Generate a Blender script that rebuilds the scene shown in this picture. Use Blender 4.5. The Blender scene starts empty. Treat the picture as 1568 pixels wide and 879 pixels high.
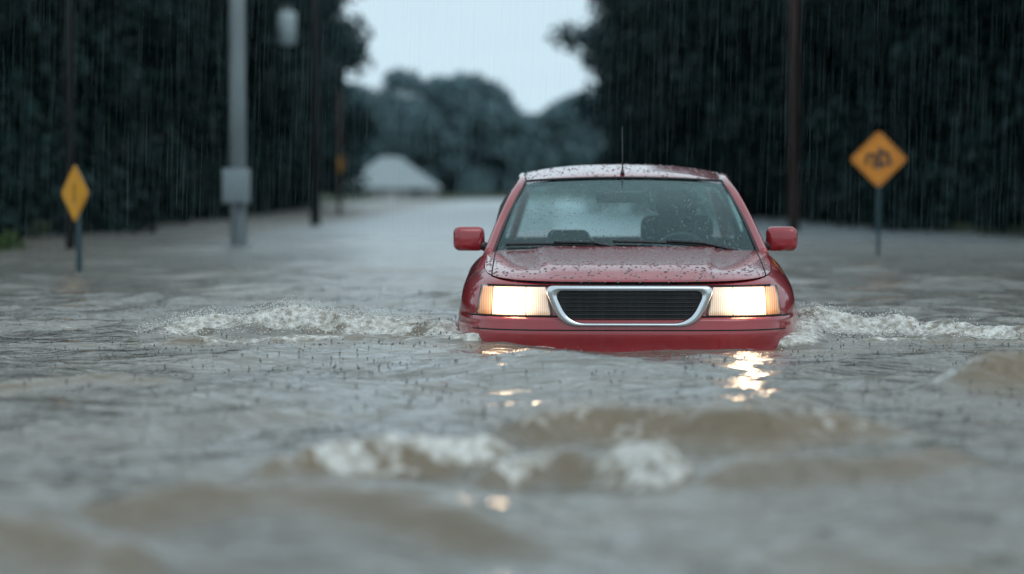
import bpy, math, random
import numpy as np
from mathutils import Vector, Matrix
random.seed(7); rng=np.random.default_rng(7)
scene=bpy.context.scene
COL=scene.collection
F=3702.0; HZ=293.0; CH=0.82
def wx(px,d): return (px-784)/F*d
def wz(py,d): return CH-(py-HZ)/F*d

# ---------------------------------------------------------------- helpers
def mesh_obj(name,verts,faces,mats=(),parent=None,smooth=True,midx=None):
    me=bpy.data.meshes.new(name)
    verts=np.asarray(verts,dtype=np.float32)
    if isinstance(faces,np.ndarray):
        k=faces.shape[1]; n=len(faces)
        me.vertices.add(len(verts)); me.vertices.foreach_set('co',verts.ravel())
        me.loops.add(n*k); me.loops.foreach_set('vertex_index',faces.astype(np.int32).ravel())
        me.polygons.add(n); me.polygons.foreach_set('loop_start',np.arange(0,n*k,k,dtype=np.int32))
        me.polygons.foreach_set('loop_total',np.full(n,k,dtype=np.int32))
        me.update(calc_edges=True)
    else:
        me.from_pydata([tuple(map(float,v)) for v in verts],[],faces); me.update()
    for m in mats: me.materials.append(m)
    if midx is not None: me.polygons.foreach_set('material_index',np.asarray(midx,dtype=np.int32))
    me.polygons.foreach_set('use_smooth',[smooth]*len(me.polygons))
    ob=bpy.data.objects.new(name,me); COL.objects.link(ob)
    if parent: ob.parent=parent
    return ob
def grid_faces(nu,nv,closed_u=False):
    i=np.arange(nv-1)[:,None]; j=np.arange(nu if closed_u else nu-1)[None,:]
    a=i*nu+j; b=i*nu+(j+1)%nu; c=(i+1)*nu+(j+1)%nu; d=(i+1)*nu+j
    return np.stack([a+0*b,b+0*a,c,d],-1).reshape(-1,4)
def grid_obj(name,fn,nu,nv,mat,parent,flip=False,smooth=True):
    V=[fn(-1+2*i/(nu-1),j/(nv-1)) for j in range(nv) for i in range(nu)]
    f=grid_faces(nu,nv)
    if flip: f=f[:,::-1]
    return mesh_obj(name,V,f,[mat],parent,smooth)
def tube_data(path,rad,n=8,cap=True):
    P=[Vector(p) for p in path]; V=[];Fc=[]
    up0=Vector((0,0,1))
    for i,p in enumerate(P):
        t=(P[min(i+1,len(P)-1)]-P[max(i-1,0)]).normalized()
        up=up0 if abs(t.z)<0.95 else Vector((0,1,0))
        a=t.cross(up).normalized(); b=a.cross(t).normalized()
        r=rad[i] if hasattr(rad,'__len__') else rad
        for k in range(n):
            th=2*math.pi*k/n
            V.append(p+a*math.cos(th)*r+b*math.sin(th)*r)
    for i in range(len(P)-1):
        for k in range(n):
            Fc.append((i*n+k,i*n+(k+1)%n,(i+1)*n+(k+1)%n,(i+1)*n+k))
    if cap:
        Fc.append(tuple(range(n))[::-1]); Fc.append(tuple((len(P)-1)*n+k for k in range(n)))
    return [tuple(v) for v in V],Fc
def tube(name,path,rad,mat,parent,n=8):
    V,Fc=tube_data(path,rad,n); return mesh_obj(name,V,Fc,[mat],parent)
def catmull(P,n=8):
    P=[np.array(p,float) for p in P]; out=[]
    Q=[2*P[0]-P[1]]+P+[2*P[-1]-P[-2]]
    for i in range(1,len(Q)-2):
        for k in range(n):
            t=k/n
            out.append(0.5*((2*Q[i])+(-Q[i-1]+Q[i+1])*t+(2*Q[i-1]-5*Q[i]+4*Q[i+1]-Q[i+2])*t*t+(-Q[i-1]+3*Q[i]-3*Q[i+1]+Q[i+2])*t**3))
    out.append(P[-1]); return out
def box(name,loc,size,mat,parent,bev=0.01,rot=(0,0,0),seg=3):
    x,y,z=[s/2 for s in size]
    V=[(a*x,b*y,c*z) for c in(-1,1) for b in(-1,1) for a in(-1,1)]
    Fc=[(0,2,3,1),(4,5,7,6),(0,1,5,4),(2,6,7,3),(0,4,6,2),(1,3,7,5)]
    ob=mesh_obj(name,V,Fc,[mat],parent,True)
    ob.location=loc; ob.rotation_euler=rot
    if bev>0:
        m=ob.modifiers.new('b','BEVEL'); m.width=bev; m.segments=seg
        m.harden_normals=False
    else:
        ob.data.polygons.foreach_set('use_smooth',[False]*6)
    return ob
def empty(name,loc=(0,0,0),rz=0):
    e=bpy.data.objects.new(name,None); COL.objects.link(e); e.location=loc; e.rotation_euler=(0,0,rz); return e
# ---- noise
def vnoise(x,y,seed=0):
    xi=np.floor(x).astype(np.int64); yi=np.floor(y).astype(np.int64)
    fx=x-xi; fy=y-yi; fx=fx*fx*(3-2*fx); fy=fy*fy*(3-2*fy)
    def h(a,b):
        n=(a*374761393+b*668265263+seed*974634777)&0x7fffffff
        n=((n^(n>>13))*1274126177)&0x7fffffff
        return ((n^(n>>16))&0xffff)/65535.0
    return (h(xi,yi)*(1-fx)+h(xi+1,yi)*fx)*(1-fy)+(h(xi,yi+1)*(1-fx)+h(xi+1,yi+1)*fx)*fy
def fbm(x,y,o=4,seed=0):
    s=0;a=.5;t=0
    for k in range(o):
        s=s+a*vnoise(x*2**k+k*17.3,y*2**k+k*5.1,seed+k); t+=a; a*=.5
    return s/t
# ---------------------------------------------------------------- materials
def mat(name,base=(.5,.5,.5),rough=.5,metal=0,spec=.5,coat=0,emis=None,es=0):
    m=bpy.data.materials.new(name); m.use_nodes=True
    b=m.node_tree.nodes['Principled BSDF']
    b.inputs['Base Color'].default_value=(*base,1); b.inputs['Roughness'].default_value=rough
    b.inputs['Metallic'].default_value=metal; b.inputs['Specular IOR Level'].default_value=spec
    b.inputs['Coat Weight'].default_value=coat; b.inputs['Coat Roughness'].default_value=.06
    if emis: b.inputs['Emission Color'].default_value=(*emis,1); b.inputs['Emission Strength'].default_value=es
    return m
def add_noise_color(m,c1,c2,scale=5,detail=6,stretch=(1,1,1),bump=0,bdist=.01):
    nt=m.node_tree; N=nt.nodes; L=nt.links; b=N['Principled BSDF']
    tc=N.new('ShaderNodeTexCoord'); mp=N.new('ShaderNodeMapping'); mp.inputs['Scale'].default_value=stretch
    no=N.new('ShaderNodeTexNoise'); no.inputs['Scale'].default_value=scale; no.inputs['Detail'].default_value=detail
    cr=N.new('ShaderNodeValToRGB'); cr.color_ramp.elements[0].position=.35; cr.color_ramp.elements[1].position=.68
    cr.color_ramp.elements[0].color=(*c1,1); cr.color_ramp.elements[1].color=(*c2,1)
    L.new(tc.outputs['Object'],mp.inputs[0]); L.new(mp.outputs[0],no.inputs['Vector']); L.new(no.outputs[0],cr.inputs[0]); L.new(cr.outputs[0],b.inputs['Base Color'])
    if bump:
        bp=N.new('ShaderNodeBump'); bp.inputs['Strength'].default_value=bump; bp.inputs['Distance'].default_value=bdist
        L.new(no.outputs[0],bp.inputs['Height']); L.new(bp.outputs[0],b.inputs['Normal'])
    return m
paint=mat('red_car_paint',(.3,.01,.016),.32,.1,.4,1.0)
paint.node_tree.nodes['Principled BSDF'].inputs['Coat IOR'].default_value=1.6
add_noise_color(paint,(.28,.006,.012),(.34,.008,.016),3,4,bump=0)
dropm=mat('water_drop_on_paint',(.10,.003,.006),.06,0,.6,1)
dropg=mat('water_drop_on_glass',(.02,.035,.04),.05,0,.6,1)
black=mat('black_rubber',(.012,.012,.013),.45)
blackg=mat('black_plastic',(.01,.01,.011),.25)
seam=mat('panel_gap',(.008,.004,.004),.8)
chrome=mat('chrome',(.66,.69,.72),.18,1.0)
slatm=mat('grille_slat',(.06,.062,.066),.25,.6)
seatm=mat('seat_fabric',(.014,.018,.02),.85)
dashm=mat('dashboard_vinyl',(.02,.023,.025),.6)
linerm=mat('headliner',(.10,.11,.11),.9)
tyre=mat('tyre_rubber',(.015,.015,.015),.8)
rimm=mat('alloy_rim',(.5,.5,.5),.3,1)
mirrorm=mat('mirror_glass',(.5,.5,.5),.04,1)
def glassmat(name,tint,k=1.0,add=.05):
    m=bpy.data.materials.new(name); m.use_nodes=True; nt=m.node_tree;N=nt.nodes;L=nt.links
    N.remove(N['Principled BSDF']); out=N['Material Output']
    t=N.new('ShaderNodeBsdfTransparent'); t.inputs[0].default_value=(*tint,1)
    g=N.new('ShaderNodeBsdfGlossy'); g.inputs['Roughness'].default_value=.03; g.inputs[0].default_value=(.72,1,1,1)
    fr=N.new('ShaderNodeFresnel'); fr.inputs[0].default_value=1.5
    ma=N.new('ShaderNodeMath'); ma.operation='MULTIPLY_ADD'; ma.inputs[1].default_value=k; ma.inputs[2].default_value=add; ma.use_clamp=True
    mx=N.new('ShaderNodeMixShader')
    L.new(fr.outputs[0],ma.inputs[0]);L.new(ma.outputs[0],mx.inputs[0]);L.new(t.outputs[0],mx.inputs[1]);L.new(g.outputs[0],mx.inputs[2]);L.new(mx.outputs[0],out.inputs[0])
    return m
glass=glassmat('windshield_glass',(.76,.93,.94),.95,.01)
glass_t=glassmat('tinted_side_glass',(.45,.52,.52),.9,.0)
def lampmat(name,base,ec,peak,floor,flute=30,lo=.4,sig=.055):
    m=mat(name,base,.08,0,.5,1,ec,1); nt=m.node_tree;N=nt.nodes;L=nt.links;b=N['Principled BSDF']
    tc=N.new('ShaderNodeTexCoord'); wv=N.new('ShaderNodeTexWave'); wv.inputs['Scale'].default_value=flute; wv.inputs['Distortion'].default_value=.6
    L.new(tc.outputs['Object'],wv.inputs[0])
    sp=N.new('ShaderNodeSeparateXYZ'); L.new(tc.outputs['Object'],sp.inputs[0])
    ab=N.new('ShaderNodeMath'); ab.operation='ABSOLUTE'; L.new(sp.outputs[0],ab.inputs[0])
    cb=N.new('ShaderNodeCombineXYZ'); L.new(ab.outputs[0],cb.inputs[0]); L.new(sp.outputs[2],cb.inputs[2])
    ds=N.new('ShaderNodeVectorMath'); ds.operation='DISTANCE'; L.new(cb.outputs[0],ds.inputs[0]); ds.inputs[1].default_value=(.640,0,.236)
    mr=N.new('ShaderNodeMapRange'); mr.interpolation_type='SMOOTHERSTEP'; mr.inputs['From Min'].default_value=0; mr.inputs['From Max'].default_value=sig*2.6
    mr.inputs['To Min'].default_value=peak; mr.inputs['To Max'].default_value=floor; L.new(ds.outputs['Value'],mr.inputs[0])
    m2=N.new('ShaderNodeMapRange'); m2.inputs['To Min'].default_value=lo; m2.inputs['To Max'].default_value=1; L.new(wv.outputs['Fac'],m2.inputs[0])
    mu=N.new('ShaderNodeMath'); mu.operation='MULTIPLY'; L.new(mr.outputs[0],mu.inputs[0]);L.new(m2.outputs[0],mu.inputs[1]);L.new(mu.outputs[0],b.inputs['Emission Strength'])
    bp=N.new('ShaderNodeBump'); bp.inputs['Strength'].default_value=.4; bp.inputs['Distance'].default_value=.004
    L.new(wv.outputs['Fac'],bp.inputs['Height']);L.new(bp.outputs[0],b.inputs['Normal'])
    return m
lamp_hot=lampmat('headlamp_beam',(.9,.85,.75),(1,.70,.42),55,9,30,.85,.045)
lamp_warm=lampmat('headlamp_reflector',(.7,.6,.5),(1,.64,.38),5.5,.6,30,.4,.08)
lamp_amber=lampmat('amber_turn_lens',(.6,.24,.09),(1,.45,.20),4.0,.42,25,.5,.07)
lens_rim=mat('headlamp_rim',(.35,.33,.30),.2,.6)

# ---------------------------------------------------------------- world, sun
w=bpy.data.worlds.new('World'); scene.world=w; w.use_nodes=True; nt=w.node_tree;N=nt.nodes;L=nt.links
bg=N['Background']; sky=N.new('ShaderNodeTexSky'); sky.sky_type='NISHITA'; sky.sun_disc=False
SE=math.radians(52); SR=math.radians(150)
sky.sun_elevation=SE; sky.sun_rotation=SR; sky.air_density=1.5; sky.dust_density=4
hs=N.new('ShaderNodeHueSaturation'); hs.inputs['Saturation'].default_value=.45
L.new(sky.outputs[0],hs.inputs['Color']);L.new(hs.outputs[0],bg.inputs[0]); bg.inputs[1].default_value=.07
bg2=N.new('ShaderNodeBackground'); bg2.inputs[1].default_value=1.28
tc=N.new('ShaderNodeTexCoord'); mp=N.new('ShaderNodeMapping'); mp.inputs['Scale'].default_value=(1,1,3)
no=N.new('ShaderNodeTexNoise'); no.inputs['Scale'].default_value=2.2; no.inputs['Detail'].default_value=5
cr=N.new('ShaderNodeValToRGB'); cr.color_ramp.elements[0].position=.3; cr.color_ramp.elements[1].position=.7
cr.color_ramp.elements[0].color=(.50,.67,.77,1); cr.color_ramp.elements[1].color=(.74,.89,.97,1)
L.new(tc.outputs['Generated'],mp.inputs[0]);L.new(mp.outputs[0],no.inputs['Vector']);L.new(no.outputs[0],cr.inputs[0]);L.new(cr.outputs[0],bg2.inputs[0])
mx=N.new('ShaderNodeMixShader'); mx.inputs[0].default_value=.85
L.new(bg.outputs[0],mx.inputs[1]);L.new(bg2.outputs[0],mx.inputs[2]);L.new(mx.outputs[0],N['World Output'].inputs[0])
sl=bpy.data.lights.new('sun','SUN'); sl.energy=.5; sl.angle=math.radians(40); sl.color=(1,.97,.93)
so=bpy.data.objects.new('sun',sl); COL.objects.link(so)
az=SR; d=Vector((math.sin(az)*math.cos(SE),math.cos(az)*math.cos(SE),math.sin(SE)))
so.rotation_euler=d.to_track_quat('Z','Y').to_euler(); so.location=(0,0,20)

# ---------------------------------------------------------------- camera
cam=bpy.data.cameras.new('camera'); co=bpy.data.objects.new('camera',cam); COL.objects.link(co); scene.camera=co
cam.lens=85; cam.sensor_width=36; cam.clip_end=3000; cam.clip_start=.05
co.location=(0,0,CH); co.rotation_euler=(math.radians(90)-math.atan((439.5-HZ)/F),0,0)
cam.dof.use_dof=True; cam.dof.focus_distance=13.1; cam.dof.aperture_fstop=1.15
scene.view_settings.view_transform='Standard'; scene.view_settings.look='None'; scene.view_settings.exposure=0

# ================================================================ CAR
CARX,CARY,CARA=.622,12.80,math.radians(1.8)
car=empty('red_suv',(CARX,CARY,0),-CARA)
HW=.93
def half_outline():
    pts=[]
    for th in np.linspace(0,math.pi/2,900):
        pts.append((HW*math.sin(th)**.5,1.0*(1-max(math.cos(th),0)**.5)))
    pts.append((HW,3.9))
    for th in np.linspace(0,math.pi/2,500)[1:]:
        pts.append((HW*max(math.cos(th),0)**.5,3.9+.75*math.sin(th)**.5))
    P=np.array(pts); s=np.r_[0,np.cumsum(np.hypot(*np.diff(P,axis=0).T))]
    n=int(s[-1]/.022); t=np.linspace(0,s[-1],n)
    return np.c_[np.interp(t,s,P[:,0]),np.interp(t,s,P[:,1])]
HO=half_outline()
OUT=np.r_[HO,(HO*[-1,1])[1:-1][::-1]]
nO=len(OUT)
T=np.roll(OUT,-1,0)-np.roll(OUT,1,0); T/=np.hypot(T[:,0],T[:,1])[:,None]
NIN=np.c_[-T[:,1],T[:,0]]
if NIN[0,1]<0: NIN=-NIN
def ztop(y):
    y=np.asarray(y,float)
    return np.where(y<1.25,.322+.150*(np.clip(y,0,1.25)/1.25)**.8,np.where(y<4.2,.472+.02*(y-1.25)/3,.492))
ZB=-.42
def sstep(a,b,x):
    t=np.clip((x-a)/(b-a),0,1); return t*t*(3-2*t)
def inset(P,Nn,z):
    zt=ztop(P[:,1]); s=np.clip(zt-z,0,None)
    side=.13*np.clip(1-s/.20,0,1)**2.4+.035*np.clip(-z/.42,0,1)**2
    side=side-.020*np.exp(-((P[:,1]-.88)/.42)**4)*sstep(.26,.10,z)
    side=side+.006*sstep(.02,-.02,np.abs(z-.12))
    fr=.045*np.clip((z-.12)/.2,0,1)**2+.03*np.clip(1-s/.03,0,1)**2-.03*sstep(.156,.140,z)+.05*np.clip(-z/.42,0,1)**2-.012*np.exp(-((z-.06)/.05)**2)
    f=np.abs(Nn[:,1])**1.3
    f=np.where(P[:,1]<2,f,f*.6)
    return side*(1-f)+fr*f
def ring(w=None,z=None):
    if z is None: zz=ztop(OUT[:,1])*(1-w)+ZB*w
    else: zz=np.full(nO,float(z))
    P=OUT+NIN*inset(OUT,NIN,zz)[:,None]
    return np.c_[P,zz]
ws=np.r_[np.linspace(0,.1,10)[:-1],np.linspace(.1,.5,34)[:-1],np.linspace(.5,1,14)]
R=[ring(w=x) for x in ws]
V=np.concatenate(R); Fc=grid_faces(nO,len(ws),True)
cen=V[Fc].mean(1)
mi=((((cen[:,1]-.9)**2+(cen[:,2]+.37)**2)<.40**2)|(((cen[:,1]-3.65)**2+(cen[:,2]+.37)**2)<.40**2))&(np.abs(cen[:,0])>.8)
mesh_obj('body_shell',V,Fc,[paint,black],car,True,mi.astype(int))
TR=R[0]
hn=len(HO)
_fc={}
def FY(x,z):
    k=round(z,3)
    if k not in _fc:
        r=ring(z=k)[:hn]; q=int(np.argmax(r[:,1]>1.0)); _fc[k]=(r[:q,0],r[:q,1])
    a=_fc[k]; return float(np.interp(abs(x),a[0],a[1]))
# hood
half=TR[:hn]; q=int(np.argmax(half[:,1]>1.24)); hx,hy=half[:q,0],half[:q,1]; XM=hx[-1]-.0005
def yC(x): return 1.09+.16*(abs(x)/.78)**2
def hood(u,v):
    x=u*XM; yf=float(np.interp(abs(x),hx,hy)); vv=v**1.3; y=yf*(1-vv)+yC(x)*vv
    z=float(ztop(y)); e=1-abs(u)**3
    z+=.030*e*min(1,(y-yf)/.12)**.6 if y>yf else 0
    a=abs(x)/(.42+.10*v); z+=.016*float(sstep(1.04,.92,a))*float(sstep(.02,.25,y-yf))
    return (x,y,z)
hood_o=grid_obj('hood',hood,101,50,paint,car)
for sgn,nm in((-1,'l'),(1,'r')):
    p=[hood(sgn*(.925+.02*t),t) for t in np.linspace(0.0,1,24)]
    tube('hood_gap_'+nm,[(a,b,c+.000) for a,b,c in p],.0042,seam,car,6)
tube('hood_front_gap',[(x,FY(x,.315)-.003,.318) for x in np.linspace(-.76,.76,50)],.005,seam,car,6)
tube('bumper_gap',[(x,FY(x,.156)-.004,.156) for x in np.linspace(-.87,.87,70)],.005,seam,car,6)
def cowl(u,v):
    x=u*.775; return (x,yC(x)-.01+v*.10,.492-.03*u*u+.004-.02*v)
grid_obj('cowl_panel',cowl,30,4,black,car)
def WS(u,v,off=0):
    x=u*(.765*(1-v)+.600*v); y=1.12*(1-v)+1.96*v+.14*u*u*(1-.45*v)
    z=.478*(1-v)+.900*v+.028*math.sin(math.pi*v)-.020*u*u*v-.012*u*u*(1-v)
    return (x,y-off*.45,z+off*.9)
ws_o=grid_obj('windshield',lambda u,v:WS(u,v),40,24,glass,car)
per=[WS(u,0,.004) for u in np.linspace(-1,1,30)]+[WS(1,v,.004) for v in np.linspace(.04,1,20)]+[WS(u,1,.004) for u in np.linspace(.96,-1,30)]+[WS(-1,v,.004) for v in np.linspace(.96,0,20)]
tube('windshield_seal',per,.0085,blackg,car,6)
def roof(u,v):
    y0=1.965+.077*u*u; y=y0*(1-v)+4.12*v
    base=.902-.018*u*u
    prof=.092*min(1,((y-y0)/.85))**.62 if y<2.85 else .092-.05*((y-2.85)/1.27)**2
    z=base+prof-.022*abs(u)**4-.012*u*u*min(1,(y-y0)/.3)
    return (u*(.598+.012*min(1,(y-y0)/.4)),y,z)
roof_o=grid_obj('roof',roof,50,50,paint,car)
grid_obj('headliner',lambda u,v:tuple(np.array(roof(u*.97,v))-[0,0,.03]),20,14,linerm,car)
rail=[(.80,1.20,.452),(.745,1.50,.612),(.675,1.80,.780),(.626,2.04,.868),(.632,2.35,.900),(.638,2.9,.912),(.634,3.6,.895),(.625,4.0,.87),(.66,4.22,.78),(.76,4.47,.49)]
RC=catmull(rail,8)
for s,nm in((-1,'l'),(1,'r')):
    tube('roof_rail_'+nm,[(s*p[0],p[1],p[2]) for p in RC],.028,paint,car,12)
    tube('roof_ditch_'+nm,[tuple(np.array(roof(s*1.0,v))+[s*.002,0,-.004]) for v in np.linspace(.0,1,30)],.008,blackg,car,6)
    top=[np.array((s*(p[0]+.006),p[1],p[2])) for p in RC]; 
    V=[]; 
    for p in top:
        for k in range(6):
            t=k/5; b=np.array((s*.803,p[1],.468)); V.append(tuple(p*(1-t)+b*t+np.array((s*.02*math.sin(math.pi*t),0,0))))
    mesh_obj('side_glass_'+nm,V,grid_faces(6,len(top)),[glass_t],car)
    for yy in (2.45,3.45):
        j=min(range(len(RC)),key=lambda i:abs(RC[i][1]-yy)); p=RC[j]
        tube('door_pillar_%s_%d'%(nm,int(yy*10)),[(s*p[0],yy,p[2]),(s*(.72+.03),yy,.72),(s*.815,yy,.46)],.03,blackg,car,6)
        q=[ (s*(HW+.004-.13*max(0,1-(float(ztop(yy))-z)/.20)**2.4+ (-.035*max(0,-z/.42)**2)),yy,z) for z in np.linspace(.47,-.3,16)]
        tube('door_gap_%s_%d'%(nm,int(yy*10)),q,.005,seam,car,6)
    tube('belt_trim_'+nm,[(s*.806,y,float(ztop(y))+.002) for y in np.linspace(1.3,4.3,20)],.009,blackg,car,6)
def rearg(u,v):
    return (u*(.60+.14*v),4.12+.36*v-.05*u*u,.935-.44*v-.03*u*u*(1-v))
grid_obj('rear_window',rearg,20,10,glassmat('rear_glass',(.97,1,1),.5,.0),car)
tube('rear_window_frame',[rearg(u,0) for u in np.linspace(-1,1,10)],.03,paint,car,8)
grid_obj('rear_deck',lambda u,v:(u*.79,4.40+.22*v,.495),10,3,paint,car)
box('dashboard',(0,1.50,.40),(1.48,.52,.16),dashm,car,.05)
box('instrument_hood',(.33,1.62,.485),(.36,.2,.06),dashm,car,.025)
for sx,zt,nm in((.345,.61,'driver'),(-.345,.36,'passenger')):
    box('seat_back_'+nm,(sx,2.55,zt-.22),(.46,.14,.56),seatm,car,.06,(math.radians(-10),0,0),4)
    box('headrest_'+nm,(sx,2.62,zt+.135),(.27,.10,.16),seatm,car,.045,(math.radians(-8),0,0),4)
    for dx in(-.05,.05): tube('headrest_post_%s%d'%(nm,dx>0),[(sx+dx,2.6,zt),(sx+dx,2.61,zt+.1)],.007,chrome,car,6)
box('rear_bench',(0,3.55,.18),(1.25,.16,.50),seatm,car,.05,(math.radians(-8),0,0))
for sx in(-.36,.36): box('rear_headrest',(sx,3.6,.46),(.24,.09,.10),seatm,car,.03)
path=[(.345+.17*math.cos(a),1.83+.06*math.sin(a),.41+.15*math.sin(a)) for a in np.linspace(0,2*math.pi,28)]
tube('steering_wheel',path,.014,dashm,car,8)
tube('steering_spoke',[(.19,1.84,.41),(.345,1.80,.40),(.50,1.84,.41)],.018,dashm,car,6)
box('rear_view_mirror',(-.02,1.86,.787),(.30,.03,.075),blackg,car,.014)
tube('rear_view_mirror_stem',[(-.02,1.87,.79),(-.02,1.88,.86)],.01,blackg,car,6)
box('floor_pan',(0,2.4,-.3),(1.5,3.6,.05),dashm,car,.01)
def wiper(nm,u0,v0,u1,v1,piv):
    p=[WS(u0+(u1-u0)*t,v0+(v1-v0)*t+.012*math.sin(math.pi*t),.016) for t in np.linspace(0,1,14)]
    tube('wiper_blade_'+nm,p,.0095,blackg,car,6)
    m=WS((u0+u1)/2,(v0+v1)/2+.01,.03)
    a=WS(piv,-.03,.02)
    tube('wiper_arm_'+nm,[a,WS((piv+(u0+u1)/2)/2,.01+(v0+v1)/4,.035),m],.009,blackg,car,6)
wiper('1',-.92,.055,-.18,.02,.05)
wiper('2',-.10,.075,.72,.02,.85)
for s,nm in((-1,'l'),(1,'r')):
    box('mirror_shell_'+nm,(s*.925,1.52,.540),(.185,.10,.145),paint,car,.040,(0,0,s*math.radians(-8)),5)
    box('mirror_trim_'+nm,(s*.925,1.558,.540),(.165,.05,.125),blackg,car,.02)
    box('mirror_face_'+nm,(s*.925,1.584,.540),(.145,.006,.105),mirrorm,car,.002)
    tube('mirror_arm_'+nm,[(s*.79,1.50,.475),(s*.86,1.51,.505),(s*.90,1.52,.52)],[.03,.026,.022],blackg,car,8)
a=np.array(roof(-.015,.03)); 
tube('antenna_base',[tuple(a+[0,0,-.003]),tuple(a+[0,.0,.02]),tuple(a+[0,.005,.032])],[.016,.011,.006],blackg,car,8)
tube('antenna_whip',[tuple(a+[0,0,.03]),tuple(a+[.0,.16,.30])],[.0045,.003],blackg,car,6)
def panel(name,corner,off,matl,nx=14,nz=7,back=.03,par=car):
    xib,xob,xit,xot,z0,z1=corner; V=[];n=nx
    for j in range(nz):
        t=j/(nz-1); z=z0+(z1-z0)*t
        for i in range(nx):
            s=i/(nx-1); x=(xib+(xob-xib)*s)*(1-t)+(xit+(xot-xit)*s)*t
            y=FY(x,max(z,.16)) -off*(1-.35*(2*t-1)**4)
            V.append((x,y,z))
    Fc=[tuple(f) for f in grid_faces(nx,nz)]
    ring_i=[i for i in range(nx)]+[j*nx+nx-1 for j in range(1,nz)]+[(nz-1)*nx+i for i in range(nx-2,-1,-1)]+[j*nx for j in range(nz-2,0,-1)]
    b=len(V)
    for i in ring_i: x,y,z=V[i]; V.append((x,y+back,z))
    m=len(ring_i)
    for k in range(m): Fc.append((ring_i[k],b+k,b+(k+1)%m,ring_i[(k+1)%m]))
    return mesh_obj(name,V,Fc,[matl],par)
for s,nm in((-1,'l'),(1,'r')):
    panel('headlight_rim_'+nm,(s*.405,s*.822,s*.435,s*.800,.157,.316),.004,lens_rim,24)
    panel('turn_signal_'+nm,(s*.738,s*.812,s*.732,s*.790,.163,.310),.012,lamp_amber,8)
    panel('headlight_reflector_'+nm,(s*.420,s*.548,s*.447,s*.548,.163,.310),.012,lamp_warm,10)
    panel('headlight_outer_'+nm,(s*.552,s*.732,s*.552,s*.726,.163,.310),.010,lamp_warm,12)
    panel('headlight_beam_'+nm,(s*.566,s*.716,s*.566,s*.712,.170,.302),.018,lamp_hot,12)
def round_poly(C,r,n=8):
    out=[]
    m=len(C)
    for i in range(m):
        p=np.array(C[i],float);a=np.array(C[i-1],float);b=np.array(C[(i+1)%m],float)
        da=(a-p)/np.linalg.norm(a-p);db=(b-p)/np.linalg.norm(b-p)
        ri=r[i]
        A=p+da*ri;B=p+db*ri
        for k in range(n+1):
            t=k/n; out.append((1-t)**2*A+2*t*(1-t)*p+t*t*B)
    res=[]
    for i in range(len(out)):
        a=out[i];b=out[(i+1)%len(out)]; L_=np.linalg.norm(b-a)
        k=10 if L_>.25 else 1
        for j in range(k): res.append(a+(b-a)*j/k)
    return res
def trap(tw,bw,z1,z0): return [(-tw,z1),(tw,z1),(bw,z0),(-bw,z0)]
GT=[(.458,.362,.320,.104,.030),(.456,.360,.318,.106,.062),(.450,.355,.315,.108,.069),(.425,.338,.305,.116,.072),(.405,.322,.296,.123,.066),(.400,.318,.294,.125,.058),(.398,.317,.293,.126,.030)]
V=[];nl=None
for tw,bw,z1,z0,pr in GT:
    loop=round_poly(trap(tw,bw,z1,z0),[.06,.06,.09,.09])
    nl=len(loop)
    for p in loop: V.append((p[0],FY(p[0],.25)-pr,p[1]))
mesh_obj('grille_frame',V,grid_faces(nl,len(GT),True),[chrome],car)
loop=round_poly(trap(.404,.322,.297,.122),[.05,.05,.08,.08]); V=[(p[0],FY(p[0],.25)-.034,p[1]) for p in loop]
c0=len(V); V2=[(p[0]*.5,FY(p[0]*.5,.25)-.034,(p[1]-.21)*.5+.21) for p in loop]; V+=V2; V.append((0,FY(0,.25)-.034,.21))
Fc=[tuple(f) for f in grid_faces(c0,2,True)]+[(c0+i,c0+(i+1)%c0,2*c0) for i in range(c0)]
mesh_obj('grille_back',V,Fc,[black],car)
for k in range(7):
    z=.147+k*.0218; t=(z-.128)/(.294-.128); hw=.316+(.402-.316)*t-.012
    if k in(0,): hw-=.02
    xs_=np.linspace(-hw,hw,26); V=[]
    for x in xs_:
        y=FY(x,.25)
        V+= [(x,y-.040,z+.004),(x,y-.056,z+.0015),(x,y-.057,z-.001),(x,y-.038,z-.006)]
    mesh_obj('grille_slat_%d'%k,V,grid_faces(4,len(xs_)),[slatm],car)
for x in(-.2,.2): box('grille_strut',(x,FY(x,.25)-.040,.21),(.006,.01,.15),black,car,0)
tube('bumper_crease',[(x,FY(x,.09)-.001,.085) for x in np.linspace(-.84,.84,60)],.004,seam,car,6)
for s in(-1,1):
    for y in(.9,3.65):
        V=[];prof=[(.20,-.10),(.34,-.11),(.365,-.08),(.365,.08),(.34,.11),(.20,.10)]
        for k in range(32):
            a=2*math.pi*k/32
            for r,o in prof: V.append((s*.78+o,y+r*math.cos(a),-.39+r*math.sin(a)))
        f=[]
        for k in range(32):
            for j in range(6): f.append((k*6+j,k*6+(j+1)%6,((k+1)%32)*6+(j+1)%6,((k+1)%32)*6+j))
        mesh_obj('tyre',V,f,[tyre],car)
        V=[(s*.86,y,-.39)]+[(s*.84,y+.21*math.cos(2*math.pi*k/24),-.39+.21*math.sin(2*math.pi*k/24)) for k in range(24)]
        mesh_obj('rim',V,[(0,1+k,1+(k+1)%24) for k in range(24)],[rimm],car)
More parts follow.
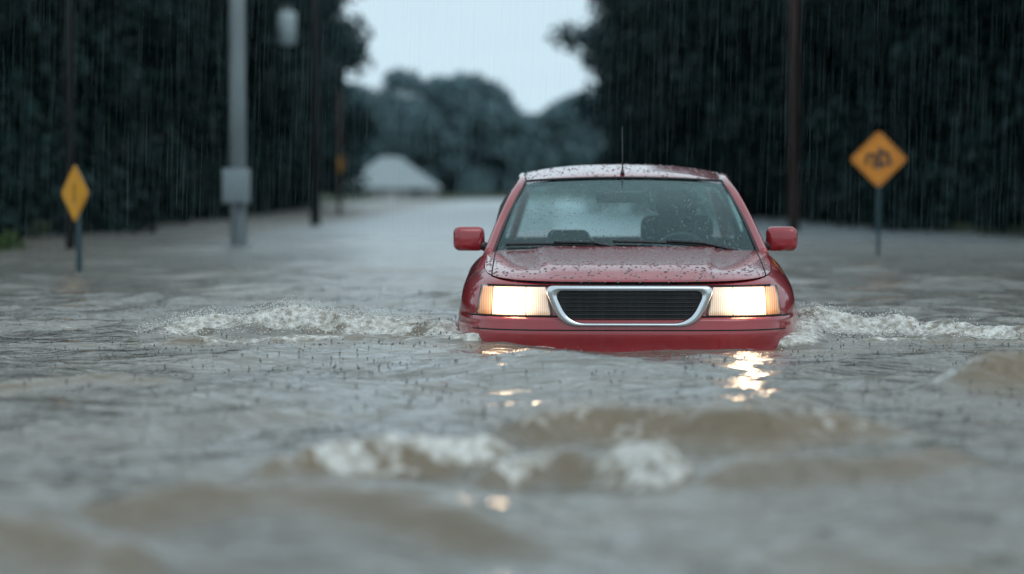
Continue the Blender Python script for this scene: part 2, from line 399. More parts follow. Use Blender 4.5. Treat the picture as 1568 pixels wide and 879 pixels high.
def drops(name,ob,n,smin,smax,matl,filt=None,h=.35):
    me=ob.data; vs=np.array([v.co[:] for v in me.vertices]); tri=[];
    for p in me.polygons:
        v=list(p.vertices)
        for k in range(1,len(v)-1): tri.append((v[0],v[k],v[k+1]))
    tri=np.array(tri); A,B,C=vs[tri[:,0]],vs[tri[:,1]],vs[tri[:,2]]
    cr=np.cross(B-A,C-A); ar=np.linalg.norm(cr,axis=1); idx=rng.choice(len(tri),n,p=ar/ar.sum())
    r1=np.sqrt(rng.random(n));r2=rng.random(n)
    P=A[idx]*(1-r1)[:,None]+B[idx]*(r1*(1-r2))[:,None]+C[idx]*(r1*r2)[:,None]
    Nn=cr[idx]/ar[idx][:,None]; Nn*=np.sign(Nn[:,2]+1e-6)[:,None]
    if filt is not None:
        k=filt(P); P=P[k];Nn=Nn[k]
    n=len(P); sz=smin+(smax-smin)*rng.random(n)**3
    ref=np.tile([1.,0,0],(n,1)); a=np.cross(Nn,ref); a/=np.linalg.norm(a,axis=1)[:,None]; b=np.cross(Nn,a)
    V=[];m=7
    rot=rng.random(n)*6.28; el=1+.9*rng.random(n)
    rings=[(1.0,-.05),(.78,.62),(.0,1.0)]
    for rr,hh in rings:
        if rr==0: V.append((P+Nn*(sz*h)[:,None])[:,None,:]); continue
        th=np.arange(m)/m*2*math.pi
        c=np.cos(th)[None,:]+0*rot[:,None]; s_=np.sin(th)[None,:]+0*rot[:,None]
        V.append(P[:,None,:]+(a[:,None,:]*c[...,None]*el[:,None,None]+b[:,None,:]*s_[...,None])*(sz*rr)[:,None,None]+(Nn*(sz*h*hh)[:,None])[:,None,:])
    V=np.concatenate(V,1).reshape(-1,3); K=2*m+1
    base=np.arange(n)*K
    th=[]
    for k in range(m):
        th.append((k,(k+1)%m,m+(k+1)%m)); th.append((k,m+(k+1)%m,m+k)); th.append((m+k,m+(k+1)%m,2*m))
    th=np.array(th); Fa=(base[:,None,None]+th[None]).reshape(-1,3)
    return mesh_obj(name,V,Fa,[matl],car)
drops('rain_beads_hood',hood_o,1900,.0026,.0105,dropm,None,.5)
drops('rain_beads_roof',roof_o,1000,.0028,.010,dropm,lambda P:P[:,1]<3.0,.5)
drops('rain_beads_glass',ws_o,1500,.0018,.0055,dropg)

# ================================================================ WATER
cosA,sinA=math.cos(CARA),math.sin(CARA)
def car_local(x,y):
    dx=x-CARX;dy=y-CARY
    return dx*cosA-dy*sinA, dx*sinA+dy*cosA
ys=[-30.]
while ys[-1]<3: ys.append(ys[-1]+max(.03,(3-ys[-1])*.12))
while ys[-1]<16.5: ys.append(ys[-1]+.018+.0003*(ys[-1]-3))
st=.024
while ys[-1]<900: st*=1.022; ys.append(ys[-1]+st)
ys=np.array(ys); sy=np.gradient(ys)
xp=[0.]
while xp[-1]<3.6: xp.append(xp[-1]+.021)
st=.021
while xp[-1]<600: st*=1.04; xp.append(xp[-1]+st)
xp=np.array(xp); xs=np.r_[-xp[::-1][:-1],xp]; sx=np.gradient(xs)
X,Y=np.meshgrid(xs,ys); SX,SY=np.meshgrid(sx,sy); ST=np.maximum(SX,SY*.7)
H=np.zeros_like(X)
WX=X+.30*(fbm(X*.6,Y*.6,3,3)-.5); WY=Y+.45*(fbm(X*.8+9,Y*.8,3,8)-.5)
for i in range(90):
    lam=.12*(3.0/.12)**(rng.random()); ang=rng.normal(0,.55); kx=math.sin(ang);ky=math.cos(ang)
    s=.0165 if lam<1.0 else .0115
    a=s*lam/(2*math.pi)*1.414; ph=rng.random()*6.28
    wgt=np.clip((lam-2.5*ST)/(2.5*ST),0,1)
    c=np.sin((WX*kx+WY*ky)*2*math.pi/lam+ph)
    H+=wgt*a*(c+.3*(c*c-.5))
gust=(.55+.9*fbm(X*.35,Y*.22,3,21))*(1-.35*np.exp(-((Y-12.7)/1.2)**2))*(1+.45*sstep(9.5,6.5,Y))
H*=gust
FO=np.zeros_like(X); BRN=np.zeros_like(X)
def ridge(pts,amp,w,foam,seed,taper=.25,wob=.22,ridge_brown=.6):
    global H,FO,BRN
    pts=sorted(pts); px=np.array([p[0] for p in pts]);py=np.array([p[1] for p in pts])
    yr=np.interp(X,px,py)+wob*(fbm(X*1.6,0*X+seed,3,seed)-.5)
    dy=Y-yr; e=sstep(px[0]-taper*.2,px[0]+taper,X)*sstep(px[-1]+taper*.2,px[-1]-taper,X)
    ww=np.where(dy<0,w*.5,w*1.25)
    am=amp*(.65+.8*fbm(X*2.4,0*X+seed*3,3,seed+5))
    g=np.exp(-(dy/ww)**2)*e
    H+=am*g
    BRN=np.maximum(BRN,ridge_brown*np.exp(-((dy+.35*w)/(w*.6))**2)*e)  # browner water on the near face of each ridge
    if foam>0:
        fn=fbm(X*6,Y*8,4,seed+9)
        fz=np.exp(-((dy+.22*w)/(w*.85))**2)*e
        FO=np.maximum(FO,foam*fz*np.clip(.5+2.2*(fn-.42),0,1.3))
        H+=min(foam,.8)*fz*(.06*(fbm(X*9,Y*11,3,seed+2)-.45)+.03*(vnoise(X*22,Y*24,seed+4)-.5))
ridge([(-2.12,13.4),(-1.5,13.6),(-.75,13.55),(-.2,13.55)],.090,.20,1.25,31)
ridge([(-2.1,13.0),(-1.4,13.1),(-.3,13.05)],.025,.13,.55,35)
ridge([(1.48,13.65),(2.1,13.7),(2.6,13.45),(3.3,13.0),(4.2,12.6)],.090,.20,1.25,41)
ridge([(1.7,13.2),(2.3,13.1),(3.2,12.5)],.025,.13,.55,43)
ridge([(-.15,7.75),(.35,7.90),(.85,7.75),(1.35,7.80)],.105,.19,.45,51,.3,.3,1)
ridge([(-.80,6.95),(-.4,7.30),(-.05,7.42),(.1,7.5)],.095,.15,.80,53,.2,.3,1)
ridge([(-.15,6.85),(.1,7.05),(.55,6.75)],.075,.13,.75,55,.15,.3,1)
ridge([(.35,6.5),(1.5,6.9)],.055,.15,.0,57,.3)
ridge([(1.6,9.6),(2.3,9.9),(2.9,9.7)],.12,.25,.0,61,.4,.22,1)
ridge([(-1.3,5.7),(-.6,5.9),(.2,5.6)],.05,.15,.0,63,.3)
ridge([(-2.4,9.8),(-1.7,10.1),(-1.2,9.9)],.05,.2,.0,64,.3)
ridge([(-.2,9.2),(.5,9.0),(1.3,9.3)],.04,.18,.0,65,.3)
ridge([(-1.4,5.2),(-1.0,5.3),(-.7,5.2)],.07,.16,.3,66,.15)
lx,ly=car_local(X,Y)
near_=(np.abs(lx)<1.5)&(ly>-.6)&(ly<5.2)
Q=np.c_[lx[near_],ly[near_]].astype(np.float32); O=OUT.astype(np.float32)[::2]
dm=np.empty(len(Q))
for i in range(0,len(Q),20000):
    qq=Q[i:i+20000]; dm[i:i+20000]=np.sqrt(((qq[:,None,:]-O[None])**2).sum(-1)).min(1)
D=np.full_like(X,9.); D[near_]=dm
D=np.where((np.abs(lx)<.9)&(ly>.25)&(ly<4.5),0,D)
nf=fbm(X*5,Y*6,3,77)
H+=.018*np.exp(-(D/.16)**2)*(nf-.20)*2
fcar=np.exp(-(D/.11)**2)*np.clip((nf-.46)*4,0,1)*.9
side=np.exp(-(D/.20)**2)*(ly>.15)*(ly<2.2)*np.clip(.3+nf*1.2,0,1.1)
FO=np.maximum(FO,np.maximum(fcar,side*.95)); H+=.035*side*(ly<1.5)
fl=np.clip((fbm(X*3.3,Y*2.2,4,91)-.66)*6,0,1)*.35*(Y<20); FO=np.maximum(FO,fl)
Vw=np.c_[X.ravel(),Y.ravel(),H.ravel()]
Fw=grid_faces(len(xs),len(ys))
wm=bpy.data.materials.new('muddy_flood_water'); wm.use_nodes=True; nt=wm.node_tree;N=nt.nodes;L=nt.links;b=N['Principled BSDF']; out=N['Material Output']
b.inputs['IOR'].default_value=1.55
tc=N.new('ShaderNodeTexCoord')
def tn(scale,stretch,detail=4):
    mp=N.new('ShaderNodeMapping'); mp.inputs['Scale'].default_value=stretch
    n_=N.new('ShaderNodeTexNoise'); n_.inputs['Scale'].default_value=scale; n_.inputs['Detail'].default_value=detail
    L.new(tc.outputs['Object'],mp.inputs[0]);L.new(mp.outputs[0],n_.inputs['Vector']); return n_
def bump(h,dist,prev=None,strength=1):
    bp=N.new('ShaderNodeBump'); bp.inputs['Strength'].default_value=strength; bp.inputs['Distance'].default_value=dist
    L.new(h,bp.inputs['Height']); 
    if prev: L.new(prev,bp.inputs['Normal'])
    return bp.outputs[0]
n1=tn(3.0,(.6,1.4,1),5); n2=tn(14,(.6,1.3,1),3)
vo=N.new('ShaderNodeTexVoronoi'); vo.inputs['Scale'].default_value=9; L.new(tc.outputs['Object'],vo.inputs['Vector'])
s1=N.new('ShaderNodeMath'); s1.operation='MULTIPLY'; s1.inputs[1].default_value=48; L.new(vo.outputs['Distance'],s1.inputs[0])
s2=N.new('ShaderNodeMath'); s2.operation='SINE'; L.new(s1.outputs[0],s2.inputs[0])
def mrange(src,a,b_,c,d_,sm=False):
    m=N.new('ShaderNodeMapRange'); 
    if sm: m.interpolation_type='SMOOTHSTEP'
    m.inputs['From Min'].default_value=a;m.inputs['From Max'].default_value=b_;m.inputs['To Min'].default_value=c;m.inputs['To Max'].default_value=d_
    L.new(src,m.inputs[0]); return m.outputs[0]
def math_(op,a,b_):
    m=N.new('ShaderNodeMath'); m.operation=op; L.new(a,m.inputs[0]); L.new(b_,m.inputs[1]); return m.outputs[0]
s3=math_('MULTIPLY',s2.outputs[0],mrange(vo.outputs['Distance'],0,.42,1,0))
nn=bump(n1.outputs[0],.060); nn=bump(n2.outputs[0],.018,nn); nn=bump(s3,.0014,nn)
L.new(nn,b.inputs['Normal'])
# wind- and rain-roughened further down the road
sp=N.new('ShaderNodeSeparateXYZ'); L.new(tc.outputs['Object'],sp.inputs[0])
L.new(mrange(sp.outputs[1],16,60,.08,.40),b.inputs['Roughness'])
n3=tn(.7,(1,1.5,1),4); cr=N.new('ShaderNodeValToRGB'); cr.color_ramp.elements[0].position=.3;cr.color_ramp.elements[1].position=.7
cr.color_ramp.elements[0].color=(.130,.124,.110,1);cr.color_ramp.elements[1].color=(.19,.168,.135,1)
L.new(n3.outputs[0],cr.inputs[0])
ats=N.new('ShaderNodeAttribute'); ats.attribute_name='ridge_brown'
mc1=N.new('ShaderNodeMixRGB'); mc1.inputs[2].default_value=(.17,.125,.075,1); L.new(ats.outputs['Fac'],mc1.inputs[0]); L.new(cr.outputs[0],mc1.inputs[1])
# bright sky reflection painted into far water colour, held back by the left trees
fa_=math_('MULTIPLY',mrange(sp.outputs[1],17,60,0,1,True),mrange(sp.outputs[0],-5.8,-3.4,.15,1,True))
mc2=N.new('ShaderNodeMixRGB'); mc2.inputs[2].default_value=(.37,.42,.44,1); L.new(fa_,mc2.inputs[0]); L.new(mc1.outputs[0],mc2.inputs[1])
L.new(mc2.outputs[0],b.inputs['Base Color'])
fm=N.new('ShaderNodeBsdfPrincipled'); fm.inputs['Roughness'].default_value=.5
fb=tn(28,(1,1,1),5); L.new(bump(fb.outputs[0],.05),fm.inputs['Normal'])
fcr=N.new('ShaderNodeValToRGB'); fcr.color_ramp.elements[0].position=.35;fcr.color_ramp.elements[1].position=.6
fcr.color_ramp.elements[0].color=(.38,.35,.29,1);fcr.color_ramp.elements[1].color=(.82,.80,.75,1)  # darker low spots: crevice shading put into the foam colour
L.new(fb.outputs[0],fcr.inputs[0]);L.new(fcr.outputs[0],fm.inputs['Base Color'])
at=N.new('ShaderNodeAttribute'); at.attribute_name='foam'
fn=tn(24,(1,1.3,1),6); fa=math_('ADD',at.outputs['Fac'],fn.outputs[0])
mx=N.new('ShaderNodeMixShader'); L.new(mrange(fa,.88,1.18,0,1),mx.inputs[0]);L.new(b.outputs[0],mx.inputs[1]);L.new(fm.outputs[0],mx.inputs[2]);L.new(mx.outputs[0],out.inputs[0])
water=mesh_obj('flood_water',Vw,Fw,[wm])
at_=water.data.attributes.new('foam','FLOAT','POINT'); at_.data.foreach_set('value',FO.ravel().astype(np.float32))
at_=water.data.attributes.new('ridge_brown','FLOAT','POINT'); at_.data.foreach_set('value',BRN.ravel().astype(np.float32))
def HZat(x,y):
    i=min(np.searchsorted(ys,y),len(ys)-1); j=min(np.searchsorted(xs,x),len(xs)-1); return H[i,j]
def spindles(name,pts,mats):
    V=[];Fc=[]
    for (x,y,z,h,r) in pts:
        b0=len(V); V.append((x,y,z))
        for k in range(4):
            a=k*math.pi/2; V.append((x+r*math.cos(a),y+r*math.sin(a),z+h*.45))
        V.append((x+random.uniform(-.2,.2)*h,y,z+h))
        for k in range(4): Fc+= [(b0,b0+1+(k+1)%4,b0+1+k),(b0+1+k,b0+1+(k+1)%4,b0+5)]
    return mesh_obj(name,V,Fc,mats)
foamd=mat('splash_foam',(.70,.69,.65),.3); dropw=mat('splash_drop',(.13,.125,.115),.12,0,.8)
pts=[]
for k in range(3800):
    y=6.5+ (20-6.5)*random.random()**.8; x=random.uniform(-.24,.24)*y
    a,b2=car_local(x,y)
    if abs(a)<.95 and -.02<b2<4.7: continue
    z=HZat(x,y); pts.append((x,y,z-.004,random.uniform(.009,.022),random.uniform(.003,.006)))
    if random.random()<.25: pts.append((x+random.uniform(-.02,.02),y,z+random.uniform(.01,.035),.007,.003))
spindles('rain_splashes',pts,[dropw])
pts=[]
for k in range(5000):
    if k%2: x=random.uniform(-2.1,-.25); 
    else: x=random.uniform(1.5,3.3)
    y=13.55-.75*max(0,x-2.2)+random.gauss(0,.11) if x>0 else 13.5+random.gauss(0,.11)
    z=HZat(x,y); 
    if fbm(np.array([x*3.]),np.array([1.]),2,5)[0]<.36: continue
    r=random.uniform(.0015,.0055); pts.append((x,y,z+abs(random.gauss(0,.018)),r*2.2,r))
spindles('wake_spray',pts,[foamd])

# ================================================================ GROUND
gm=mat('grass_bank',(.03,.05,.02),.9); add_noise_color(gm,(.018,.028,.012),(.05,.075,.025),3,6,bump=.6,bdist=.05)
gx=np.r_[-900,-400,-150,-60,np.linspace(-30,30,81),60,150,400,900.]; gy=np.r_[-60,np.linspace(-30,60,46),np.linspace(65,260,40),300,400,700,1200.]
GX,GY=np.meshgrid(gx,gy)
def bank(x,y):
    edge=np.where(x<0,np.interp(y,[0,30,36,60,100,230],[9,7.0,6.8,7.5,8.5,11]),np.interp(y,[0,35,50,100,200],[11,8.6,6.8,6,6.5])+.8*(fbm(x*.0+y*.2,y*.15,2,4)-.5))
    s=sstep(0,2.5,np.abs(x)-edge); z=-.78+1.0*s+.2*sstep(4,30,np.abs(x)-edge)
    z=np.where(y>235,np.maximum(z,-.78+1.3*sstep(235,262,y)),z)
    return z+.08*(fbm(x*.7,y*.7,3,6)-.5)
GZ=bank(GX,GY)
mesh_obj('ground',np.c_[GX.ravel(),GY.ravel(),GZ.ravel()],grid_faces(len(gx),len(gy)),[gm])
rm=mat('asphalt',(.05,.05,.05),.8); add_noise_color(rm,(.04,.04,.04),(.06,.06,.06),40,4)
mesh_obj('road',[(-3.8,-30,-.73),(3.8,-30,-.73),(3.8,230,-.73),(-3.8,230,-.73)],[(0,1,2,3)],[rm])
hm=mat('wooded_hillside',(.10,.16,.18),.9); add_noise_color(hm,(.10,.165,.19),(.15,.22,.245),.35,6,bump=.8,bdist=1.)  # distance haze put into the hillside colour
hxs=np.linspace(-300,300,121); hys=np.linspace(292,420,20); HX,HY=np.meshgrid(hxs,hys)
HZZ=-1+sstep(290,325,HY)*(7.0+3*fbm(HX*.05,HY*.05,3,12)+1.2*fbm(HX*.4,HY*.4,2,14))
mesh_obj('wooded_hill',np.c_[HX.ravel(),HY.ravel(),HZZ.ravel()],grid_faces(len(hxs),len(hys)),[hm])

# ================================================================ TREES
def leafmat(name,c1,c2):
    m=mat(name,c1,.6,0,.15); nt=m.node_tree;N=nt.nodes;L=nt.links;b=N['Principled BSDF']
    ge=N.new('ShaderNodeNewGeometry'); cr=N.new('ShaderNodeValToRGB'); cr.color_ramp.elements[0].color=(*c1,1);cr.color_ramp.elements[1].color=(*c2,1)
    L.new(ge.outputs['Random Per Island'],cr.inputs[0]);L.new(cr.outputs[0],b.inputs['Base Color'])
    return m
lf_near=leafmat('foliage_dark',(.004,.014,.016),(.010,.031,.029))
lf_back=leafmat('foliage_back_hazed',(.012,.032,.037),(.024,.055,.058))  # back, mid and far leaves: distance haze mixed into the leaf colour
lf_mid=leafmat('foliage_mid_hazed',(.030,.068,.076),(.052,.105,.113))
lf_far=leafmat('foliage_far_hazed',(.115,.195,.22),(.17,.26,.285))
bark=mat('bark',(.05,.04,.035),.9); add_noise_color(bark,(.02,.018,.016),(.05,.042,.036),8,5,(1,1,.2),.6,.02)
def leaves(C,Rr,n,size,g,flat=.8):
    m=len(C); p=Rr**2/np.sum(Rr**2); idx=g.choice(m,n,p=p)
    d=g.normal(size=(n,3)); d/=np.linalg.norm(d,axis=1)[:,None]; r=g.random(n)**.45
    P=C[idx]+d*(r*Rr[idx])[:,None]*np.array([1,1,flat])
    a=g.normal(size=(n,3)); a/=np.linalg.norm(a,axis=1)[:,None]; b=np.cross(a,g.normal(size=(n,3))); b/=np.linalg.norm(b,axis=1)[:,None]
    s=size*(.6+.8*g.random(n)); a*=s[:,None]; b*=(s*.55)[:,None]
    V=np.stack([P-a,P+b,P+a,P-b],1).reshape(-1,3)
    return V,np.arange(n*4).reshape(-1,4)
def make_tree(name,seed,h,R,cb,nleaf,size,lm,asym=0):
    g=np.random.default_rng(seed); pr=random.Random(seed)
    V=[];Fc=[]
    def addt(path,rad):
        v,f=tube_data(path,rad,7); o=len(V); V.extend(v); Fc.extend([tuple(i+o for i in q) for q in f])
    lean=pr.uniform(-.4,.4)
    tp=[(0,0,-.8),(lean*.1,0,h*.2),(lean*.4,.1,h*.5),(lean,.1,h*.85)]
    addt(tp,[R*.075,R*.055,R*.038,.03])
    C=[];Rs=[]
    nl=16
    for k in range(nl):
        t=cb/h+ (1-cb/h)*(k+.5)/nl*.92; a=k*2.4+pr.uniform(-.4,.4)
        env=math.sin(math.pi*min(1,max(.12,(t-cb/h)/(1-cb/h)*.86+.14)))**.6
        rr=R*env*pr.uniform(.6,1.05)
        base=(lean*t,.1*t,h*t*.85); end=(lean*t+rr*math.cos(a)+asym*env,rr*math.sin(a),h*t*.92+rr*.25)
        mid=tuple((base[i]+end[i])/2+(0,0,.2)[i] for i in range(3))
        addt([base,mid,end],[R*.022,R*.014,.012])
        for q in range(4):
            f=.35+.65*q/3
            c=np.array(base)*(1-f)+np.array(end)*f+g.normal(size=3)*R*.10
            C.append(c);Rs.append(R*pr.uniform(.17,.34))
    C.append(np.array((lean,0,h*.93)));Rs.append(R*.3)
    C=np.array(C);Rs=np.array(Rs)
    LV,LF=leaves(C,Rs,nleaf,size,g)
    nb=len(V); nf=len(Fc)
    verts=np.r_[np.array(V),LV]; faces=Fc+[tuple(int(i)+nb for i in q) for q in LF]
    me=bpy.data.meshes.new(name); me.from_pydata(verts.tolist(),[],faces); me.materials.append(bark);me.materials.append(lm)
    me.polygons.foreach_set('material_index',[0]*nf+[1]*len(LF)); me.update()
    return me
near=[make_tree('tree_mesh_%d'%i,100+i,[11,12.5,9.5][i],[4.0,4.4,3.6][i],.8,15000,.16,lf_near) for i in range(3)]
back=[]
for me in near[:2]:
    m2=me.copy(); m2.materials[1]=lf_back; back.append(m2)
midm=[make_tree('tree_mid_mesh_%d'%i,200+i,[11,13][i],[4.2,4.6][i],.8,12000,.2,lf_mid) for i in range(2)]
def put(me,x,y,s=1,rz=None,name='tree'):
    o=bpy.data.objects.new(name,me); COL.objects.link(o); o.location=(x,y,float(bank(np.array([float(x)]),np.array([float(y)]))[0])); o.scale=(s,s,s*random.uniform(.95,1.05)); o.rotation_euler=(0,0,random.uniform(0,6.28) if rz is None else rz); return o
k=0
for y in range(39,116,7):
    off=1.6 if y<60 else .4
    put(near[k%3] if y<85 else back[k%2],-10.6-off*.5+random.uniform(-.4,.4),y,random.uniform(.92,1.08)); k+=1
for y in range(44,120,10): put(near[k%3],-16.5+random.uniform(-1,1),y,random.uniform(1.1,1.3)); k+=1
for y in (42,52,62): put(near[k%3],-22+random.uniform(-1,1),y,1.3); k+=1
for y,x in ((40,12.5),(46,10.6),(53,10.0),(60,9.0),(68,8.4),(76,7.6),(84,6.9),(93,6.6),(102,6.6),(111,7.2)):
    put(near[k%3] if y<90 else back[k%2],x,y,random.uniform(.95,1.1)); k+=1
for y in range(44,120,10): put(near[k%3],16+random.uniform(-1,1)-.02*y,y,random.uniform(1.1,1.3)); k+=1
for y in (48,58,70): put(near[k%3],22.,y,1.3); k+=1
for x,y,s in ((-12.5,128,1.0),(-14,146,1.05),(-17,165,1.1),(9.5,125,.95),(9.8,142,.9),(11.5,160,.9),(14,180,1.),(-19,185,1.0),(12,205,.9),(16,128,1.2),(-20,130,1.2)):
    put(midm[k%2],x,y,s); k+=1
def shrub_mass(name,pts,n,size,lm,seed):
    g=np.random.default_rng(seed); C=np.array([p[:3] for p in pts]);Rs=np.array([p[3] for p in pts])
    LV,LF=leaves(C,Rs,n,size,g,.9); return mesh_obj(name,LV,LF,[lm],None,False)
pl=[];pr_=[]
for i in range(150):
    y=36+80*random.random(); ed=float(np.interp(y,[30,36,60,100],[7.8,7.6,8.3,9.3])); x=-(ed+random.random()*3.5); pl.append((x,y,.3+random.random()*1.2,random.uniform(.7,1.3)))
    y=37+80*random.random(); ed=float(np.interp(y,[35,50,100],[9.4,7.6,6.6])); x=ed+random.random()*3.5; pr_.append((x,y,.3+random.random()*1.2,random.uniform(.7,1.3)))
for i in range(60):
    pl.append((random.uniform(-26,-8.5),random.uniform(38,44),.4+random.random()*2,1.3)); pr_.append((random.uniform(10,26),random.uniform(40,46),.4+random.random()*2,1.3))
shrub_mass('roadside_shrubs',pl,60000,.13,lf_near,5); shrub_mass('roadside_shrubs',pr_,60000,.13,lf_near,6)
lf_grass=leafmat('grass_blades',(.02,.04,.012),(.045,.075,.02))
shrub_mass('bank_grass',[(random.uniform(-9.2,-6.9),random.uniform(32,35.5),random.uniform(-.05,.10),random.uniform(.15,.32)) for i in range(50)],9000,.05,lf_grass,15)
C=[]
def prof(px): return np.interp(px,[300,560,585,600,628,650,665,700,735,770,785,800,830,860,950,1500],[40,130,140,112,103,122,118,112,113,130,160,172,166,150,110,60])
D0=275.
for i in range(520):
    px=random.uniform(380,1250); yy=D0+random.uniform(-6,12); zt=wz(prof(px),D0); r=random.uniform(1.3,2.6)
    z=random.random()*(zt-r); C.append((wx(px,D0),yy,max(.5,z),r))
for px in np.arange(540,900,5):
    zt=wz(prof(px)+random.uniform(-3,6),D0); r=random.uniform(.8,1.6); C.append((wx(px,D0),D0+random.uniform(-5,5),zt-r,r))
    C.append((wx(px,D0),D0+random.uniform(-5,5),zt*.75-r,r*1.6)); C.append((wx(px,D0),D0+random.uniform(-5,5),zt*.5-r*.5,r*1.8))
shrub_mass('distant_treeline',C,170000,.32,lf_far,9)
C=[]
for i in range(300):
    s=random.choice((-1,1)); C.append((s*random.uniform(28,160),random.uniform(60,200),random.uniform(0,12),random.uniform(3,5)))
shrub_mass('woodland_mass',C,60000,.8,lf_near,10)

# ================================================================ STREET FURNITURE
conc=mat('concrete_pole',(.26,.30,.31),.8); add_noise_color(conc,(.16,.195,.205),(.25,.29,.30),3,5,(1,1,.3),.3,.01)
wood=mat('dark_wood_pole',(.01,.01,.012),.85); add_noise_color(wood,(.005,.007,.009),(.013,.014,.016),4,5,(1,1,.1),.5,.01)
woodb=mat('brown_wood_pole',(.04,.02,.018),.85); add_noise_color(woodb,(.034,.019,.016),(.060,.032,.026),4,5,(1,1,.1),.5,.01)
galv=mat('galvanised_steel',(.3,.36,.38),.5,.3); add_noise_color(galv,(.14,.18,.19),(.21,.25,.27),20,3)
postm=mat('sign_post_steel',(.03,.06,.07),.5,.5)
def pole(name,px,d,wpx,h,m,arm=True):
    x=wx(px,d); r=wpx/F*d/2; e=empty(name,(x,d,0))
    tube('shaft',[(0,0,-.8),(0,0,h*.5),(0,0,h)],[r*1.05,r*.95,r*.75],m,e,16)
    if arm:
        box('crossarm',(0,-r,h-.5),(2.2,.1,.12),m,e,.01)
        for k in(-1,-.5,.5,1): tube('insulator',[(k,-r,h-.44),(k,-r,h-.36),(k,-r,h-.28)],[.03,.05,.03],galv,e,8)
    return e,r
e,r=pole('concrete_utility_pole',365,35,25,8.5,conc,False)
box('meter_box',(.0,-r-.09,wz(285,35)),(.40,.18,.50),galv,e,.02); box('meter_box_door',(.0,-r-.185,wz(286,35)),(.33,.012,.42),galv,e,.004)
tube('conduit',[(.05,-r-.03,-.5),(.05,-r-.03,wz(310,35))],.025,galv,e,8)
tube('lamp_arm',[(0,0,8.2),(.6,0,8.6),(1.6,0,8.7)],.05,conc,e,8); box('lamp_head',(1.8,0,8.68),(.6,.25,.12),galv,e,.04)
e,r=pole('wooden_utility_pole',483,58,15,9.5,wood)
tcan=mat('transformer_paint',(.45,.52,.54),.5); add_noise_color(tcan,(.26,.33,.35),(.35,.42,.44),5,3)
zc=wz(44,58); tube('transformer_can',[(-.66,0,zc-.40),(-.66,0,zc-.37),(-.66,0,zc+.34),(-.66,0,zc+.40)],[.18,.23,.23,.14],tcan,e,16)
for dz in(-.2,.2): box('bracket',(-.3,0,zc+dz),(.5,.06,.06),wood,e,.005)
for dx in(-.08,.08): tube('bushing',[(-.66+dx,0,zc+.38),(-.66+dx,0,zc+.55)],[.04,.025],galv,e,8)
e,r=pole('brown_utility_pole',1215,50,17,9,woodb)
e,r=pole('brown_utility_pole',108,34.5,15,9,wood)
e=empty('road_marker_post',(wx(520,82),82,0)); tube('post',[(0,0,-.8),(0,0,wz(140,82))],.075,woodb,e,8)
yel=mat('sign_yellow',(.78,.37,.012),.45); add_noise_color(yel,(.64,.27,.006),(.76,.33,.010),6,4)
yel2=mat('marker_yellow',(.25,.12,.01),.6)
ora=mat('sign_orange_yellow',(.74,.27,.015),.45); add_noise_color(ora,(.54,.18,.006),(.66,.23,.011),6,4)
signblk=mat('sign_black',(.03,.02,.015),.5); alum=mat('sign_back_aluminium',(.4,.4,.4),.5,.8)
box('marker_plate',(.05,-.09,wz(252,82)),(.20,.02,.5),yel2,e,.005)
def diamond_sign(name,px,py,d,diag,yaw,ym,sym):
    x=wx(px,d); zc=wz(py,d); e=empty(name,(x,d,0),yaw)
    a=diag/2
    def plate(nm,a,y,thick,m,rr=.06):
        lp=round_poly([(0,a),(a,0),(0,-a),(-a,0)],[rr]*4,6); n=len(lp)
        V=[(p[0],y,p[1]+zc) for p in lp]+[(p[0],y+thick,p[1]+zc) for p in lp]
        Fc=[tuple(range(n)),tuple(range(2*n-1,n-1,-1))]+[(i,i+n,(i+1)%n+n,(i+1)%n) for i in range(n)]
        return mesh_obj(nm,V,Fc,[m],e,False)
    plate('plate',a,-.045,.004,ym); plate('plate_back',a*.995,-.040,.003,alum)
    plate('border',a*.93,-.0475,.002,signblk,.05); plate('field',a*.89,-.050,.002,ym,.045)
    box('post',(0,0,(zc+a*.7-.8)/2),(.045,.05,zc+a*.7+.8),postm,e,.006)
    for dz in(-.12,.12): tube('bolt',[(0,-.056,zc+dz),(0,-.046,zc+dz)],.01,alum,e,8)
    for i,(sx_,sz,w_,h_,ro) in enumerate(sym): box('symbol_%d'%i,(sx_*a,-.0525,zc+sz*a),(w_*a,.003,h_*a),signblk,e,0,(0,ro,0))
    return e
diamond_sign('diamond_warning_sign',121,296,24.9,.62,math.radians(-52),yel,[(0,0,.07,.60,0)])
diamond_sign('diamond_warning_sign',1345,244,30.7,.74,math.radians(-14),ora,[(-.40,.0,.12,.36,.2),(-.24,.16,.16,.13,0),(-.14,-.06,.12,.50,0),(.04,.04,.14,.70,0),(.24,.20,.26,.13,.4),(.36,-.02,.13,.40,-.3),(.20,-.18,.18,.12,.3)])

# ================================================================ HOUSE
HD=232.; hx0,hx1=wx(524,HD),wx(675,HD)
house=empty('white_house',((hx0+hx1)/2,HD,0)); W=(hx1-hx0)/2
wallm=mat('house_siding',(.34,.36,.33),.8); add_noise_color(wallm,(.24,.27,.26),(.32,.35,.33),2,4,(1,1,8))
roofm=mat('pale_metal_roof',(.32,.37,.38),.5); add_noise_color(roofm,(.23,.28,.295),(.30,.35,.365),1.5,4,(6,1,1))
winm=mat('window_glass',(.03,.04,.05),.1); trimm=mat('white_trim',(.5,.52,.52),.5)
ze=wz(287,HD); zr=wz(240,HD)
box('walls',(0,2.5,ze/2-.4),(2*W-1.0,6,ze+.8),wallm,house,0)
V=[(-W,-1,ze),(W,-1,ze),(W,6.2,ze),(-W,6.2,ze),(-1.2,2.6,zr),(.7,2.6,zr)]
V+=[(a,b_,c-.18) for a,b_,c in V[:4]]
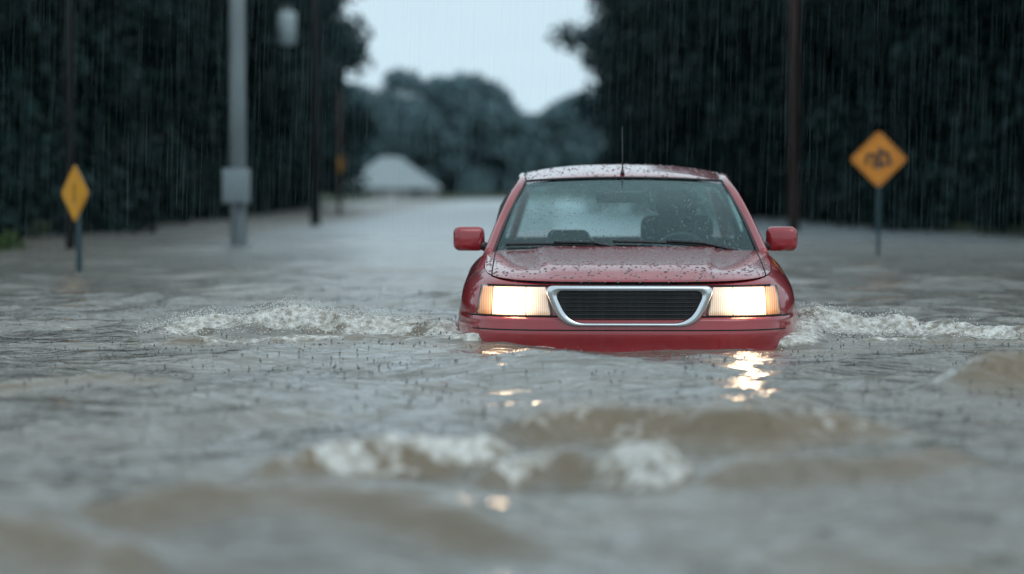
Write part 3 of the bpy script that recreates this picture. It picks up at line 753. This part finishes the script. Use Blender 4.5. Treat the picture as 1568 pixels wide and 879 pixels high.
mesh_obj('hip_roof',V,[(0,1,5,4),(1,2,5),(2,3,4,5),(3,0,4),(0,6,7,1),(1,7,8,2),(2,8,9,3),(3,9,6,0),(6,9,8,7)],[roofm],house,False)
for x in(-2.6,2.4):
    box('window_frame',(x,-.53,.75),(1.1,.06,.7),trimm,house,0); box('window_pane',(x,-.57,.75),(.95,.04,.56),winm,house,0)
box('door',(0,-.53,.3),(.95,.06,2.0),trimm,house,0)
for x in(-W+.5,-1.3,1.3,W-.5): box('porch_post',(x,-.85,ze/2-.4),(.15,.15,ze+.6),trimm,house,0)

# ================================================================ RAIN
n=8000
rm_=bpy.data.materials.new('rain_streak'); rm_.use_nodes=True; nt=rm_.node_tree;N=nt.nodes;L=nt.links
N.remove(N['Principled BSDF']); t=N.new('ShaderNodeBsdfTransparent'); g_=N.new('ShaderNodeBsdfTranslucent'); g_.inputs[0].default_value=(.6,.85,.9,1)
d_=N.new('ShaderNodeBsdfDiffuse'); d_.inputs[0].default_value=(.6,.85,.9,1); m1=N.new('ShaderNodeMixShader'); L.new(g_.outputs[0],m1.inputs[1]);L.new(d_.outputs[0],m1.inputs[2])
m2=N.new('ShaderNodeMixShader'); m2.inputs[0].default_value=.022; L.new(t.outputs[0],m2.inputs[1]);L.new(m1.outputs[0],m2.inputs[2]);L.new(m2.outputs[0],N['Material Output'].inputs[0])
yy=10.+ (17.5-10.)*rng.random(n); xx=(rng.random(n)*2-1)*.24*yy; zz=rng.random(n)*(CH+.09*yy); Ln=.12+.26*rng.random(n); wd=(.0009+.0009*rng.random(n)); th=rng.normal(0,.6,n)
dx=np.cos(th)*wd; dy=np.sin(th)*wd; tl=.03*Ln
la,lb=car_local(xx,yy); keep=~((np.abs(la)<1)&(lb>0)&(lb<4.7)&(zz<1.05)); 
V=np.stack([np.c_[xx-dx,yy-dy,zz],np.c_[xx+dx,yy+dy,zz],np.c_[xx+dx+tl,yy+dy,zz+Ln],np.c_[xx-dx+tl,yy-dy,zz+Ln]],1)[keep].reshape(-1,3)
mesh_obj('rain',V,np.arange(len(V)).reshape(-1,4),[rm_],None,False)
print('done',len(Vw))
